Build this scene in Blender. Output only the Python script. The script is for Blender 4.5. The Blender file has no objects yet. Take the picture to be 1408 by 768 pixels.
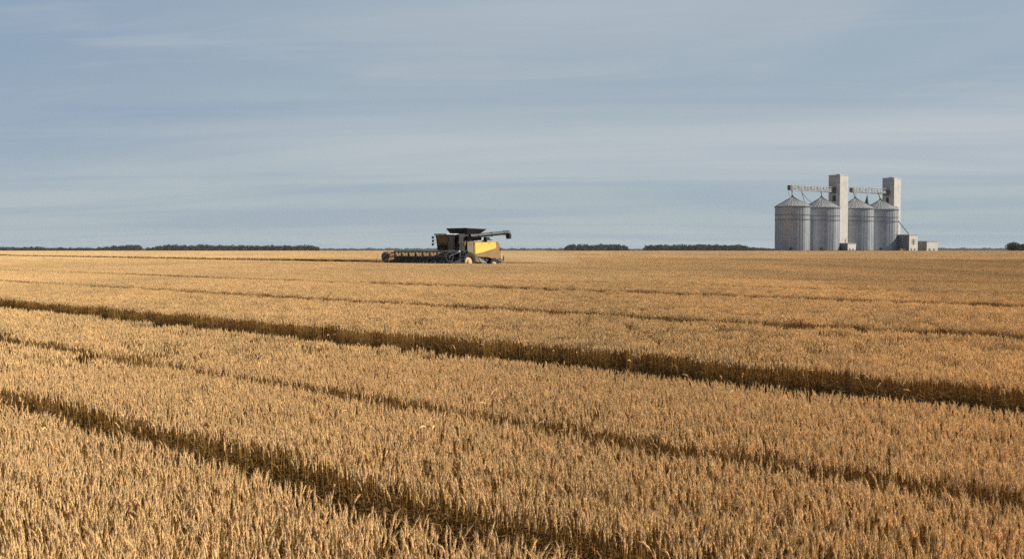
import bpy, bmesh, math, random
import numpy as np
from mathutils import Vector, Matrix

R = math.radians
SC = bpy.context.scene
COL = SC.collection
F = 1369.0            # focal length in photo pixels (35 mm on 36 mm, 1408 px)
HZ = 343.5            # horizon row in the photo
CAM_H = 2.25

# ------------------------------------------------------------------ camera
cam_d = bpy.data.cameras.new("camera")
cam = bpy.data.objects.new("camera", cam_d)
COL.objects.link(cam)
cam_d.lens = 35.0
cam_d.sensor_width = 36.0
cam_d.clip_start = 0.05
cam_d.clip_end = 20000
cam.location = (0, 0, CAM_H)
cam.rotation_euler = (R(90) - math.atan((384 - HZ) / F), 0, 0)
SC.camera = cam

# ------------------------------------------------------------------ light
SUN_EL = 33.0
SUN_AZ = (0.999, -0.035)                   # horizontal direction to the sun: from the right
SUN_E = 5.0
SKY_S = 0.08
sd = bpy.data.lights.new("sun", 'SUN')
sun = bpy.data.objects.new("sun", sd)
COL.objects.link(sun)
sd.energy = SUN_E
sd.angle = R(0.6)
sd.color = (1.0, 0.90, 0.76)
sv = Vector((SUN_AZ[0] * math.cos(R(SUN_EL)), SUN_AZ[1] * math.cos(R(SUN_EL)), math.sin(R(SUN_EL))))
sun.rotation_euler = sv.to_track_quat('Z', 'Y').to_euler()
sun.location = (60, 10, 60)

world = bpy.data.worlds.new("World")
SC.world = world
world.use_nodes = True
nt = world.node_tree
nt.nodes.clear()
N, L = nt.nodes.new, nt.links.new


def wmath(op, a, b=None, c=None, clamp=False):
    n = N('ShaderNodeMath')
    n.operation = op
    n.use_clamp = clamp
    for i, v in enumerate((a, b, c)):
        if v is None:
            continue
        if isinstance(v, (int, float)):
            n.inputs[i].default_value = v
        else:
            L(v, n.inputs[i])
    return n.outputs[0]


def wmix(fac, a, b):
    n = N('ShaderNodeMix')
    n.data_type = 'RGBA'
    if isinstance(fac, (int, float)):
        n.inputs[0].default_value = fac
    else:
        L(fac, n.inputs[0])
    for i, v in ((6, a), (7, b)):
        if isinstance(v, tuple):
            n.inputs[i].default_value = (*v, 1)
        else:
            L(v, n.inputs[i])
    return n.outputs[2]


def wnoise(vec, scale, detail, rough, dist=0.0):
    n = N('ShaderNodeTexNoise')
    L(vec, n.inputs['Vector'])
    n.inputs['Scale'].default_value = scale
    n.inputs['Detail'].default_value = detail
    n.inputs['Roughness'].default_value = rough
    n.inputs['Distortion'].default_value = dist
    return n.outputs['Fac']


out = N('ShaderNodeOutputWorld')
bg = N('ShaderNodeBackground')
sky = N('ShaderNodeTexSky')
sky.sky_type = 'NISHITA'
sky.sun_disc = False
sky.sun_elevation = R(SUN_EL)
sky.sun_rotation = math.atan2(SUN_AZ[0], SUN_AZ[1])
sky.air_density = 1.0
sky.dust_density = 1.0
sky.ozone_density = 1.5
tc = N('ShaderNodeTexCoord')
sep = N('ShaderNodeSeparateXYZ')
L(tc.outputs['Generated'], sep.inputs[0])
dx, dy, dz = sep.outputs
zz = wmath('ADD', wmath('MAXIMUM', dz, 0.0), 0.05)
u = wmath('DIVIDE', dx, zz)
v = wmath('DIVIDE', dy, zz)
comb = N('ShaderNodeCombineXYZ')
L(wmath('ADD', wmath('MULTIPLY', u, 0.30), wmath('MULTIPLY', v, 0.05)), comb.inputs[0])
L(wmath('ADD', wmath('MULTIPLY', v, 0.85), wmath('MULTIPLY', u, 0.10)), comb.inputs[1])
n_big = wnoise(comb.outputs[0], 0.55, 4, 0.55, 0.6)
n_fine = wnoise(comb.outputs[0], 2.2, 6, 0.6, 0.8)
comb2 = N('ShaderNodeCombineXYZ')
L(wmath('MULTIPLY', dx, 1.1), comb2.inputs[0])
L(wmath('ADD', wmath('MULTIPLY', dz, 10.0), wmath('MULTIPLY', dx, -0.5)), comb2.inputs[1])
L(wmath('MULTIPLY', dy, 1.0), comb2.inputs[2])
n_str = wnoise(comb2.outputs[0], 1.35, 5, 0.5, 0.7)


def wramp(fac, a, b):
    n = N('ShaderNodeMapRange')
    n.interpolation_type = 'SMOOTHSTEP'
    L(fac, n.inputs[0])
    n.inputs[1].default_value = a
    n.inputs[2].default_value = b
    return n.outputs[0]


# colours are radiance before the 0.10 background strength
# thin high overcast: the veil over the dome in view, then streaks of paler and bluer cloud
BLUE = (2.55, 3.50, 4.75)
PALE = (5.25, 5.60, 5.85)
HORI = (4.05, 4.80, 5.15)
veil = wmix(wramp(dz, 0.0, 0.26), HORI, (3.55, 4.35, 5.10))
az = wmath('DIVIDE', dx, wmath('MAXIMUM', dy, 0.2))
# a paler bank low on the right, thinning to the left
bank = wmath('MULTIPLY', wramp(dz, 0.055, 0.085), wmath('SUBTRACT', 1.0, wramp(wmath('ADD', dz, wmath('MULTIPLY', n_big, 0.03)), 0.105, 0.165)))
bank = wmath('MULTIPLY', bank, wmath('ADD', wmath('MULTIPLY', wramp(az, -0.45, 0.25), 0.75), 0.15))
c1 = wmix(wmath('MULTIPLY', bank, wmath('ADD', wmath('MULTIPLY', wramp(n_str, 0.36, 0.50), 0.6), 0.4)), veil, PALE)
c1 = wmix(wmath('MULTIPLY', wramp(n_str, 0.44, 0.70), 0.42), c1, PALE)
left = wmath('MULTIPLY', wramp(wmath('MULTIPLY', az, -1.0), 0.02, 0.62), wmath('MULTIPLY', wramp(dz, 0.05, 0.14), 0.75))
dark = wmath('MULTIPLY', wmath('SUBTRACT', 1.0, wramp(n_big, 0.36, 0.60)), 0.40)
c2 = wmix(wmath('ADD', dark, left, clamp=True), c1, BLUE)
c3 = wmix(wmath('MULTIPLY', wmath('MULTIPLY', wramp(n_fine, 0.48, 0.72), 0.30), wramp(dz, 0.03, 0.2)), c2, PALE)
c3 = wmix(wmath('MULTIPLY', wramp(wmath('MULTIPLY', dy, -1.0), -0.25, 0.45), 0.85), c3, (.8, 1.3, 2.1))  # unseen sky behind the camera, darkened to weaken ambient light on shaded faces
final = wmix(wmath('SUBTRACT', 0.92, wmath('MULTIPLY', wramp(dz, 0.28, 0.60), 0.80)), sky.outputs[0], c3)
L(final, bg.inputs[0])
bg.inputs[1].default_value = SKY_S
L(bg.outputs[0], out.inputs[0])

SC.view_settings.view_transform = 'Standard'
SC.view_settings.look = 'None'
SC.view_settings.exposure = 0.35
SC.view_settings.gamma = 1.0
SC.view_settings.use_curve_mapping = False
SC.render.engine = 'CYCLES'
SC.cycles.max_bounces = 6
SC.cycles.diffuse_bounces = 3
SC.cycles.glossy_bounces = 3
SC.cycles.transmission_bounces = 4
SC.cycles.transparent_max_bounces = 8
SC.cycles.volume_bounces = 1
SC.cycles.use_denoising = False


# ------------------------------------------------------------------ helpers
def terr(y):
    """gentle rise of the ground beyond about 90 m"""
    y = np.asarray(y, dtype=float)
    t = np.maximum(y - 90.0, 0.0) / 180.0
    return 1.05 * (1.0 - np.exp(-t ** 1.5))


def px(x, D):
    return (x - 704.0) / F * D


def pz(y, D):
    return CAM_H + (HZ - y) / F * D


def tag(o, label=None, cat=None, group=None, kind=None):
    if label:
        o["label"] = label
    if cat:
        o["category"] = cat
    if group:
        o["group"] = group
    if kind:
        o["kind"] = kind
    return o


def empty(name, loc, rz=0.0):
    o = bpy.data.objects.new(name, None)
    COL.objects.link(o)
    o.location = loc
    o.rotation_euler = (0, 0, rz)
    o.empty_display_size = 0.5
    return o


class MB:
    """collects shapes into one mesh"""

    def __init__(self):
        self.bm = bmesh.new()

    def box(self, x0, x1, y0, y1, z0, z1, m=None, bev=0.0):
        r = bmesh.ops.create_cube(self.bm, size=1.0)
        vs = r['verts']
        for v_ in vs:
            v_.co = Vector((x0 + (v_.co.x + .5) * (x1 - x0), y0 + (v_.co.y + .5) * (y1 - y0), z0 + (v_.co.z + .5) * (z1 - z0)))
        if bev:
            es = {e for v_ in vs for e in v_.link_edges}
            bmesh.ops.bevel(self.bm, geom=list(es), offset=bev, segments=2, affect='EDGES', profile=0.5)
        return self

    def hexa(self, pts):
        """8 points: bottom loop 4, top loop 4"""
        vs = [self.bm.verts.new(p) for p in pts]
        for f in ((3, 2, 1, 0), (4, 5, 6, 7), (0, 1, 5, 4), (1, 2, 6, 5), (2, 3, 7, 6), (3, 0, 4, 7)):
            self.bm.faces.new([vs[i] for i in f])
        return self

    def prism(self, poly, y0, y1):
        """polygon in x,z extruded along y"""
        a = [self.bm.verts.new((p[0], y0, p[1])) for p in poly]
        b = [self.bm.verts.new((p[0], y1, p[1])) for p in poly]
        n = len(poly)
        self.bm.faces.new(a)
        self.bm.faces.new(b[::-1])
        for i in range(n):
            self.bm.faces.new((a[i], b[i], b[(i + 1) % n], a[(i + 1) % n]))
        return self

    def tube(self, pts, r, seg=8, caps=True):
        pts = [Vector(p) for p in pts]
        rings = []
        for i, p in enumerate(pts):
            if i == 0:
                d = pts[1] - p
            elif i == len(pts) - 1:
                d = p - pts[i - 1]
            else:
                d = (pts[i + 1] - pts[i - 1])
            q = d.to_track_quat('Z', 'Y')
            rr = r[i] if isinstance(r, (list, tuple)) else r
            rings.append([self.bm.verts.new(p + q @ Vector((rr * math.cos(2 * math.pi * k / seg), rr * math.sin(2 * math.pi * k / seg), 0))) for k in range(seg)])
        for a, b in zip(rings, rings[1:]):
            for k in range(seg):
                self.bm.faces.new((a[k], a[(k + 1) % seg], b[(k + 1) % seg], b[k]))
        if caps:
            self.bm.faces.new(rings[0][::-1])
            self.bm.faces.new(rings[-1])
        return self

    def lathe(self, prof, seg=32, axis='Z', c=(0, 0, 0), rib=0.0, closed=False):
        """profile of (radius, height)"""
        c = Vector(c)
        rings = []
        for (r, h) in prof:
            ring = []
            for k in range(seg):
                a = 2 * math.pi * k / seg
                rr = r * (1 + (rib / max(r, .01) if k % 2 else 0))
                x, y = rr * math.cos(a), rr * math.sin(a)
                p = Vector((x, y, h)) if axis == 'Z' else Vector((x, h, y))
                ring.append(self.bm.verts.new(c + p))
            rings.append(ring)
        if closed:
            rings.append(rings[0])
        for a, b in zip(rings, rings[1:]):
            for k in range(seg):
                self.bm.faces.new((a[k], a[(k + 1) % seg], b[(k + 1) % seg], b[k]))
        if not closed:
            self.bm.faces.new(rings[0][::-1])
            self.bm.faces.new(rings[-1])
        return self

    def build(self, name, mat, parent=None, smooth=False):
        bmesh.ops.recalc_face_normals(self.bm, faces=self.bm.faces[:])
        me = bpy.data.meshes.new(name)
        self.bm.to_mesh(me)
        self.bm.free()
        me.materials.append(mat)
        if smooth:
            for p in me.polygons:
                p.use_smooth = True
        o = bpy.data.objects.new(name, me)
        COL.objects.link(o)
        o.parent = parent
        return o


def np_mesh(name, verts, faces, mat, cols=None):
    me = bpy.data.meshes.new(name)
    me.from_pydata([tuple(v_) for v_ in verts], [], [tuple(f) for f in faces])
    me.materials.append(mat)
    if cols is not None:
        a = me.attributes.new("tone", 'FLOAT_COLOR', 'POINT')
        arr = np.ones((len(verts), 4), dtype=np.float32)
        arr[:, :3] = cols
        a.data.foreach_set("color", arr.ravel())
    return me


# ------------------------------------------------------------------ materials
def mat(name, col, rough=0.6, metal=0.0, var=0.12, scale=3.0, bump=0.0, bscale=30.0, col2=None, spec=0.5):
    m = bpy.data.materials.new(name)
    m.use_nodes = True
    t = m.node_tree
    b = t.nodes['Principled BSDF']
    b.inputs['Roughness'].default_value = rough
    b.inputs['Metallic'].default_value = metal
    b.inputs['Specular IOR Level'].default_value = spec
    co = t.nodes.new('ShaderNodeTexCoord')
    no = t.nodes.new('ShaderNodeTexNoise')
    no.inputs['Scale'].default_value = scale
    no.inputs['Detail'].default_value = 5
    t.links.new(co.outputs['Object'], no.inputs['Vector'])
    mx = t.nodes.new('ShaderNodeMix')
    mx.data_type = 'RGBA'
    c2 = col2 or tuple(c * (1 - 2 * var) for c in col)
    mx.inputs[6].default_value = (*col, 1)
    mx.inputs[7].default_value = (*c2, 1)
    mr = t.nodes.new('ShaderNodeMapRange')
    mr.inputs[1].default_value = 0.35
    mr.inputs[2].default_value = 0.7
    t.links.new(no.outputs['Fac'], mr.inputs[0])
    t.links.new(mr.outputs[0], mx.inputs[0])
    t.links.new(mx.outputs[2], b.inputs['Base Color'])
    if bump:
        n2 = t.nodes.new('ShaderNodeTexNoise')
        n2.inputs['Scale'].default_value = bscale
        t.links.new(co.outputs['Object'], n2.inputs['Vector'])
        bp = t.nodes.new('ShaderNodeBump')
        bp.inputs['Strength'].default_value = bump
        t.links.new(n2.outputs['Fac'], bp.inputs['Height'])
        t.links.new(bp.outputs[0], b.inputs['Normal'])
    return m


def plant_mat(name, gain, transl, rough=0.75, wscale=0.11):
    """straw coloured plant tissue: tone per vertex with painted stalk shade, per plant tint and soft patches across the field"""
    m = bpy.data.materials.new(name)
    m.use_nodes = True
    t = m.node_tree
    t.nodes.clear()
    A, K = t.nodes.new, t.links.new
    o = A('ShaderNodeOutputMaterial')
    at = A('ShaderNodeAttribute')
    at.attribute_name = 'tone'
    ti = A('ShaderNodeAttribute')
    ti.attribute_type = 'INSTANCER'
    ti.attribute_name = 'tint'
    ge = A('ShaderNodeNewGeometry')
    mp = A('ShaderNodeMapping')
    mp.inputs['Rotation'].default_value = (0, 0, R(-47))
    mp.inputs['Scale'].default_value = (1.0, 0.22, 1.0)
    K(ge.outputs['Position'], mp.inputs[0])
    no = A('ShaderNodeTexNoise')
    no.inputs['Scale'].default_value = wscale
    no.inputs['Detail'].default_value = 6
    K(mp.outputs[0], no.inputs['Vector'])
    mr = A('ShaderNodeMapRange')
    mr.inputs[1].default_value = 0.3
    mr.inputs[2].default_value = 0.7
    mr.inputs[3].default_value = 0.86 * gain
    mr.inputs[4].default_value = 1.12 * gain
    K(no.outputs['Fac'], mr.inputs[0])
    ad = A('ShaderNodeMath')
    ad.operation = 'MULTIPLY_ADD'
    K(ti.outputs['Fac'], ad.inputs[0])
    ad.inputs[1].default_value = 0.34
    ad.inputs[2].default_value = 0.83
    mu = A('ShaderNodeMath')
    mu.operation = 'MULTIPLY'
    K(ad.outputs[0], mu.inputs[0])
    K(mr.outputs[0], mu.inputs[1])
    vm = A('ShaderNodeVectorMath')
    vm.operation = 'SCALE'
    K(at.outputs['Color'], vm.inputs[0])
    K(mu.outputs[0], vm.inputs['Scale'])
    df = A('ShaderNodeBsdfDiffuse')
    df.inputs['Roughness'].default_value = 0.5
    K(vm.outputs[0], df.inputs['Color'])
    tr = A('ShaderNodeBsdfTranslucent')
    K(vm.outputs[0], tr.inputs['Color'])
    mx = A('ShaderNodeMixShader')
    mx.inputs[0].default_value = transl
    K(df.outputs[0], mx.inputs[1])
    K(tr.outputs[0], mx.inputs[2])
    K(mx.outputs[0], o.inputs[0])
    return m


M = {}
M['wheat'] = plant_mat('ripe wheat straw', 1.0, 0.14)
M['soil'] = mat('soil', (0.06, 0.038, 0.02), 0.95, var=0.25, scale=1.5, bump=0.6, bscale=12)
M['rough_grass'] = mat('rough grass', (0.075, 0.06, 0.03), 0.9, var=0.3, scale=0.4)
M['leaf'] = mat('dark leaves', (0.040, 0.055, 0.030), 0.8, var=0.25, scale=0.15)
M['leaf_near'] = mat('darker leaves', (0.030, 0.038, 0.020), 0.8, var=0.25, scale=0.3)
M['bark'] = mat('bark', (0.09, 0.07, 0.05), 0.9)
M['galv'] = mat('galvanised steel', (0.45, 0.485, 0.515), 0.40, metal=0.4, var=0.10, scale=0.25)
M['galv_roof'] = mat('galvanised roof', (0.38, 0.385, 0.375), 0.5, metal=0.25, var=0.16, scale=0.3)
M['galv_dark'] = mat('weathered steel', (0.13, 0.14, 0.145), 0.6, metal=0.3)
M['concrete'] = mat('pale concrete', (0.56, 0.545, 0.50), 0.85, var=0.10, scale=0.35, bump=0.1, bscale=1.5)
M['shed'] = mat('white shed sheet', (0.62, 0.60, 0.54), 0.6, var=0.08, scale=0.4)
M['shed_shade'] = mat('shed sheet with painted shade', (0.17, 0.18, 0.185), 0.6, var=0.1, scale=0.4)  # shed sheet darkened: shade put into the colour
M['shed_roof'] = mat('shed roof', (0.38, 0.37, 0.34), 0.6)
M['void'] = mat('dark opening', (0.012, 0.013, 0.015), 0.9)
M['cream'] = mat('white lamp lens', (0.75, 0.73, 0.68), 0.4)
M['straw'] = mat('baled straw', (0.42, 0.27, 0.12), 0.95, var=0.2, scale=2.5, bump=0.5)
M['body'] = mat('dark green black paint', (0.012, 0.013, 0.013), 0.6, var=0.2, scale=2)
M['tank'] = mat('dark tank sheet', (0.035, 0.031, 0.025), 0.6, var=0.15, scale=2)
M['grey'] = mat('slate grey steel', (0.026, 0.034, 0.038), 0.5, var=0.2, scale=2)
M['palegrey'] = mat('worn pale steel', (0.27, 0.28, 0.27), 0.5, metal=0.2, var=0.15, scale=2)
M['tan'] = mat('brown gold paint', (0.34, 0.20, 0.075), 0.45, var=0.15, scale=1.2)
M['olive'] = mat('olive dust covered paint', (0.20, 0.165, 0.10), 0.55, var=0.2, scale=1.5)
M['yellow'] = mat('yellow paint', (0.86, 0.60, 0.12), 0.4, var=0.04, scale=1.0)
M['rim'] = mat('dusty cream rim paint', (0.68, 0.50, 0.24), 0.5, var=0.15, scale=4)
M['rubber'] = mat('rubber', (0.028, 0.028, 0.030), 0.85, var=0.2, scale=5, bump=0.2)
M['glass'] = mat('dark cab glass', (0.018, 0.013, 0.009), 0.12, var=0.1)
M['beacon'] = mat('amber lens', (0.22, 0.10, 0.03), 0.4)

# ------------------------------------------------------------------ ground
FX = 6800.0
ys = np.concatenate([np.arange(-60, 700, 12.0), [900, 1300, 2500, 7000]])
mb = MB()
rows = []
for y in ys:
    z = float(terr(y))
    rows.append([mb.bm.verts.new((x, float(y), z)) for x in (-FX, -600, -150, 0, 150, 600, FX)])
for a, b in zip(rows, rows[1:]):
    for k in range(6):
        mb.bm.faces.new((a[k], a[k + 1], b[k + 1], b[k]))
g = mb.build('ground', M['soil'])
tag(g, 'brown soil under the wheat reaching to the flat horizon', 'ground', kind='structure')
mb = MB()
zf = float(terr(500)) + 0.03
vs = [mb.bm.verts.new(p) for p in ((-FX, 800, zf + .3), (FX, 800, zf + .3), (FX, 6900, zf + .3), (-FX, 6900, zf + .3))]
mb.bm.faces.new(vs)
g = mb.build('far_field', M['rough_grass'])
tag(g, 'dull green brown fields beyond the silos', 'field', kind='structure')

# ------------------------------------------------------------------ wheat
TH = R(47.0)
PC, PS = math.cos(TH), math.sin(TH)        # p axis across the drill rows; r axis along them
GRO = [  # p0, p1, share of plants left standing in it
    (3.42, 3.90, 0.0), (5.86, 6.22, 0.0), (9.30, 11.15, 0.0), (16.95, 18.0, 0.0), (26.6, 28.2, 0.0),
    (33.7, 34.6, 0.05), (44.8, 46.2, 0.05), (59.9, 62.0, 0.0), (70.5, 84.5, 0.0), (92, 93.2, 0.2), (113.5, 114.3, 0.0), (150, 151, 0.0), (210, 211, 0)]
rng = np.random.default_rng(7)

EAR = np.array((0.88, 0.635, 0.325))
STALK = np.array((0.36, 0.21, 0.068))
LEAFC = np.array((0.40, 0.24, 0.085))


class Geo:
    def __init__(s):
        s.v, s.f, s.c = [], [], []

    def add(s, vs_, fs, col):
        n = len(s.v)
        s.v += [tuple(a) for a in vs_]
        s.f += [tuple(i + n for i in f) for f in fs]
        s.c += [tuple(col)] * len(vs_) if np.ndim(col) == 1 else [tuple(c) for c in col]


def frame(d):
    d = d / np.linalg.norm(d)
    a = np.array((0, 0, 1.0)) if abs(d[2]) < .9 else np.array((1.0, 0, 0))
    x = np.cross(a, d)
    x /= np.linalg.norm(x)
    return x, np.cross(d, x)


def ring_tube(G, pts, rad, seg, col, phase=0.0, bumps=None):
    vs_, fs = [], []
    n = len(pts)
    for i, p in enumerate(pts):
        d = pts[min(i + 1, n - 1)] - pts[max(i - 1, 0)]
        x, y = frame(d)
        for k in range(seg):
            a = 2 * math.pi * k / seg + phase * i
            rr = rad[i] * (bumps[i][k] if bumps is not None else 1)
            vs_.append(p + rr * (math.cos(a) * x + math.sin(a) * y))
    for i in range(n - 1):
        for k in range(seg):
            fs.append((i * seg + k, i * seg + (k + 1) % seg, (i + 1) * seg + (k + 1) % seg, (i + 1) * seg + k))
    fs.append(tuple((n - 1) * seg + k for k in range(seg)))
    if np.ndim(col) == 2:
        col = np.repeat(col, seg, axis=0)
    G.add(vs_, fs, col)


def stem(G, base, H, rnd, lod, nod=None, fat=1.0, leaf=True):
    az = rnd.uniform(0, 2 * math.pi)
    hd = np.array((math.cos(az), math.sin(az), 0))
    lean = rnd.normal(0, 0.035)
    if nod is None:
        nod = abs(rnd.normal(0, 0.38))
    EL = rnd.uniform(0.050, 0.072)
    h1 = H - EL * max(math.cos(nod), -.2)
    base = np.array(base, float)
    tone = rnd.uniform(0.84, 1.14)
    warm = np.array((1.0, rnd.uniform(0.95, 1.04), rnd.uniform(0.88, 1.08)))
    ns = 4 if lod == 0 else 2
    pts = []
    for i in range(ns + 1):
        t = i / ns
        pts.append(base + hd * (lean * t + 0.035 * nod * t ** 3) + np.array((0, 0, h1 * t)))
    r0 = 0.0017 * fat
    ring_tube(G, pts, [r0 * 1.1] * ns + [r0 * .8], 3, np.array([STALK * tone * warm * (0.24 + 1.12 * (i / ns) ** 2) for i in range(ns + 1)]))  # browner stalk foot, darkened further to paint shade inside crop and tracks
    # ear
    ne = 8 if lod == 0 else 3
    p = pts[-1].copy()
    ang = nod * 0.45
    ep, er = [p.copy()], [0.0022 * fat]
    for i in range(ne):
        a = ang + (nod - ang) * (i / ne)
        d = hd * math.sin(a) + np.array((0, 0, math.cos(a)))
        p = p + d * EL / ne
        t = (i + 1) / ne
        prof = (0.0043 if lod == 0 else 0.0056) * math.sin(math.pi * min(0.16 + .78 * t, 1.0)) ** .7
        ep.append(p.copy())
        er.append(max(prof, .001) * fat)
    seg = 5 if lod == 0 else 4
    bumps = [[1 + (0.42 if (i + k) % 2 else -0.22) for k in range(seg)] for i in range(ne + 1)] if lod == 0 else None
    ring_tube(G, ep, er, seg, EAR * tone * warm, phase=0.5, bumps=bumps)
    # short awns
    if lod == 0:
        for k in range(13):
            j = rnd.integers(2, ne + 1)
            a0 = rnd.uniform(0, 6.28)
            x, y = frame(ep[j] - ep[j - 1])
            d = (ep[j] - ep[j - 1])
            d /= np.linalg.norm(d)
            o = math.cos(a0) * x + math.sin(a0) * y
            b = ep[j] + o * er[j] * .7
            tip = b + (d * .95 + o * .38) * rnd.uniform(.014, .034)
            w = np.cross(d, o) * .0009
            G.add([b - w, b + w, tip], [(0, 1, 2)], EAR * tone * 1.05)
    elif lod == 1:
        for k in range(2):
            a0 = rnd.uniform(0, 6.28)
            o = np.array((math.cos(a0), math.sin(a0), 0))
            b = ep[-2]
            w = np.cross(o, (0, 0, 1)) * .002
            G.add([b - w, b + w, b + o * .012 + np.array((0, 0, .04))], [(0, 1, 2)], EAR * tone)
    if leaf and lod <= 1:
        for k in range(rnd.integers(2, 5) if lod == 0 else 1):
            a0 = rnd.uniform(0, 6.28)
            ld = np.array((math.cos(a0), math.sin(a0), 0))
            t = rnd.uniform(.45, .88)
            b = base + hd * lean * t + np.array((0, 0, h1 * t))
            wv = np.cross(ld, (0, 0, 1)) * rnd.uniform(.0028, .0048) * fat
            Ln = rnd.uniform(.08, .19)
            up = rnd.uniform(-.1, .8)
            cur = [b, b + ld * Ln * .3 + np.array((0, 0, up * Ln * .35)), b + ld * Ln * .65 + np.array((0, 0, up * Ln * .3)), b + ld * Ln * .9 - np.array((0, 0, Ln * rnd.uniform(.1, .6)))]
            tw = [1, 1, .8, .1]
            vv = []
            for c_, w_ in zip(cur, tw):
                vv += [c_ - wv * w_, c_ + wv * w_]
            G.add(vv, [(0, 1, 3, 2), (2, 3, 5, 4), (4, 5, 7, 6)], LEAFC * tone * rnd.uniform(.8, 1.25))


protos = bpy.data.collections.new("wheat plants")   # never linked to the scene: only the field instances them
PN = [0]


def proto(G, kind):
    nm = "wheat_%03d_%s" % (PN[0], kind)
    PN[0] += 1
    me = np_mesh(nm, G.v, G.f, M['wheat'], np.array(G.c, dtype=np.float32))
    o = bpy.data.objects.new(nm, me)
    protos.objects.link(o)
    return PN[0] - 1


near_ids, bent_ids, clump_ids, patch_ids, tile_ids = [], [], [], [], []
for i in range(22):
    G = Geo()
    stem(G, (0, 0, 0), 0.85, rng, 0)
    near_ids.append(proto(G, 'plant'))
for i in range(6):                                   # tall stray or broken plants
    G = Geo()
    stem(G, (0, 0, 0), 0.93, rng, 0, nod=[.2, 1.5, 2.0, 1.1, 2.3, .7][i])
    bent_ids.append(proto(G, 'stray'))
for i in range(10):
    G = Geo()
    for k in range(24):
        stem(G, (rng.uniform(-.125, .125), rng.uniform(-.125, .125), 0), 0.85 + rng.normal(0, .02), rng, 1, fat=1.08)
    clump_ids.append(proto(G, 'clump'))
for i in range(8):
    G = Geo()
    for k in range(230):
        stem(G, (rng.uniform(-.5, .5), rng.uniform(-.5, .5), 0), 0.85 + rng.normal(0, .02), rng, 2, fat=1.6)
    patch_ids.append(proto(G, 'patch'))
for i in range(5):
    G = Geo()
    for k in range(2300):
        x, y = rng.uniform(-3, 3, 2)
        H = .85 + rng.normal(0, .035)
        w = rng.uniform(.014, .028)
        a = rng.uniform(0, 2)
        c, s = math.cos(a) * w, math.sin(a) * w
        tone = rng.uniform(.85, 1.12)
        tx, ty = rng.normal(0, .03, 2)
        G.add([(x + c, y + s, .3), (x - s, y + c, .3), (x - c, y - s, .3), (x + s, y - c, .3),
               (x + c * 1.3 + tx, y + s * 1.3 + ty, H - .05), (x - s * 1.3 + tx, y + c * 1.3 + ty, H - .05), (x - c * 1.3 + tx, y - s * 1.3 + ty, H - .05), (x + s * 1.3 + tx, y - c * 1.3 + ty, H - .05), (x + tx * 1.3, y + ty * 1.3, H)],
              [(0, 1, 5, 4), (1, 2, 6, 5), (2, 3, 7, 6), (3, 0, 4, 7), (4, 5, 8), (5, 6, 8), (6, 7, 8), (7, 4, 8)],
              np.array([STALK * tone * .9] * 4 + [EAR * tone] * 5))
    tile_ids.append(proto(G, 'tile'))


def vnoise(x, y, seed, sc):
    """smooth value noise in 0..1"""
    x = np.asarray(x) / sc
    y = np.asarray(y) / sc
    xi, yi = np.floor(x).astype(np.int64), np.floor(y).astype(np.int64)
    fx, fy = x - xi, y - yi
    fx, fy = fx * fx * (3 - 2 * fx), fy * fy * (3 - 2 * fy)

    def h(a, b):
        n = (a * 374761393 + b * 668265263 + seed * 1442695) & 0x7fffffff
        n = ((n ^ (n >> 13)) * 1274126177) & 0x7fffffff
        return ((n ^ (n >> 16)) & 0xffff) / 65535.0
    return (h(xi, yi) * (1 - fx) + h(xi + 1, yi) * fx) * (1 - fy) + (h(xi, yi + 1) * (1 - fx) + h(xi + 1, yi + 1) * fx) * fy


def height_factor(p, r):
    # drifts of taller and shorter crop, drawn out along the rows
    a = vnoise(p, r, 1, .9) * .5 + vnoise(p, r * .35, 2, 2.1) * .5
    b = vnoise(p, r * .5, 5, .32)
    return 1.0 + (a - .5) * .06 + (b - .5) * .045


P_, ROT, SCL, IDX, TNT = [], [], [], [], []


def push(p, r, rot, scl, idx, tint):
    X = p * PC - r * PS
    Y = p * PS + r * PC
    Z = terr(Y)
    P_.append(np.stack([X, Y, Z], 1))
    ROT.append(rot)
    SCL.append(scl)
    IDX.append(idx)
    TNT.append(tint)


def visible(p, r, m=4.0):
    X = p * PC - r * PS
    Y = p * PS + r * PC
    return (np.abs(X) < .60 * Y + m) & (Y > 1.2), np.hypot(X, Y)


def groove_keep(p, r, pad):
    keep = np.ones(len(p), bool)
    wob = (vnoise(r, p * 0, 11, .8) - .5) * .12
    for (a, b, left) in GRO:
        inside = (p > a + pad + wob) & (p < b - pad + wob)
        keep &= ~inside | (rng.random(len(p)) < left)
    return keep


def scatter(n_per_m2, rmax, dmin, dmax, pad):
    A = (2 * rmax) * (2 * rmax)
    n = int(A * n_per_m2)
    p = rng.uniform(-rmax, rmax, n)
    r = rng.uniform(-rmax, rmax, n)
    vis, d = visible(p, r)
    ok = vis & (d > dmin) & (d < dmax)
    p, r = p[ok], r[ok]
    k = groove_keep(p, r, pad)
    return p[k], r[k]


NEAR_D, MID_D, FAR_D = 13.0, 46.0, 150.0
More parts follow.
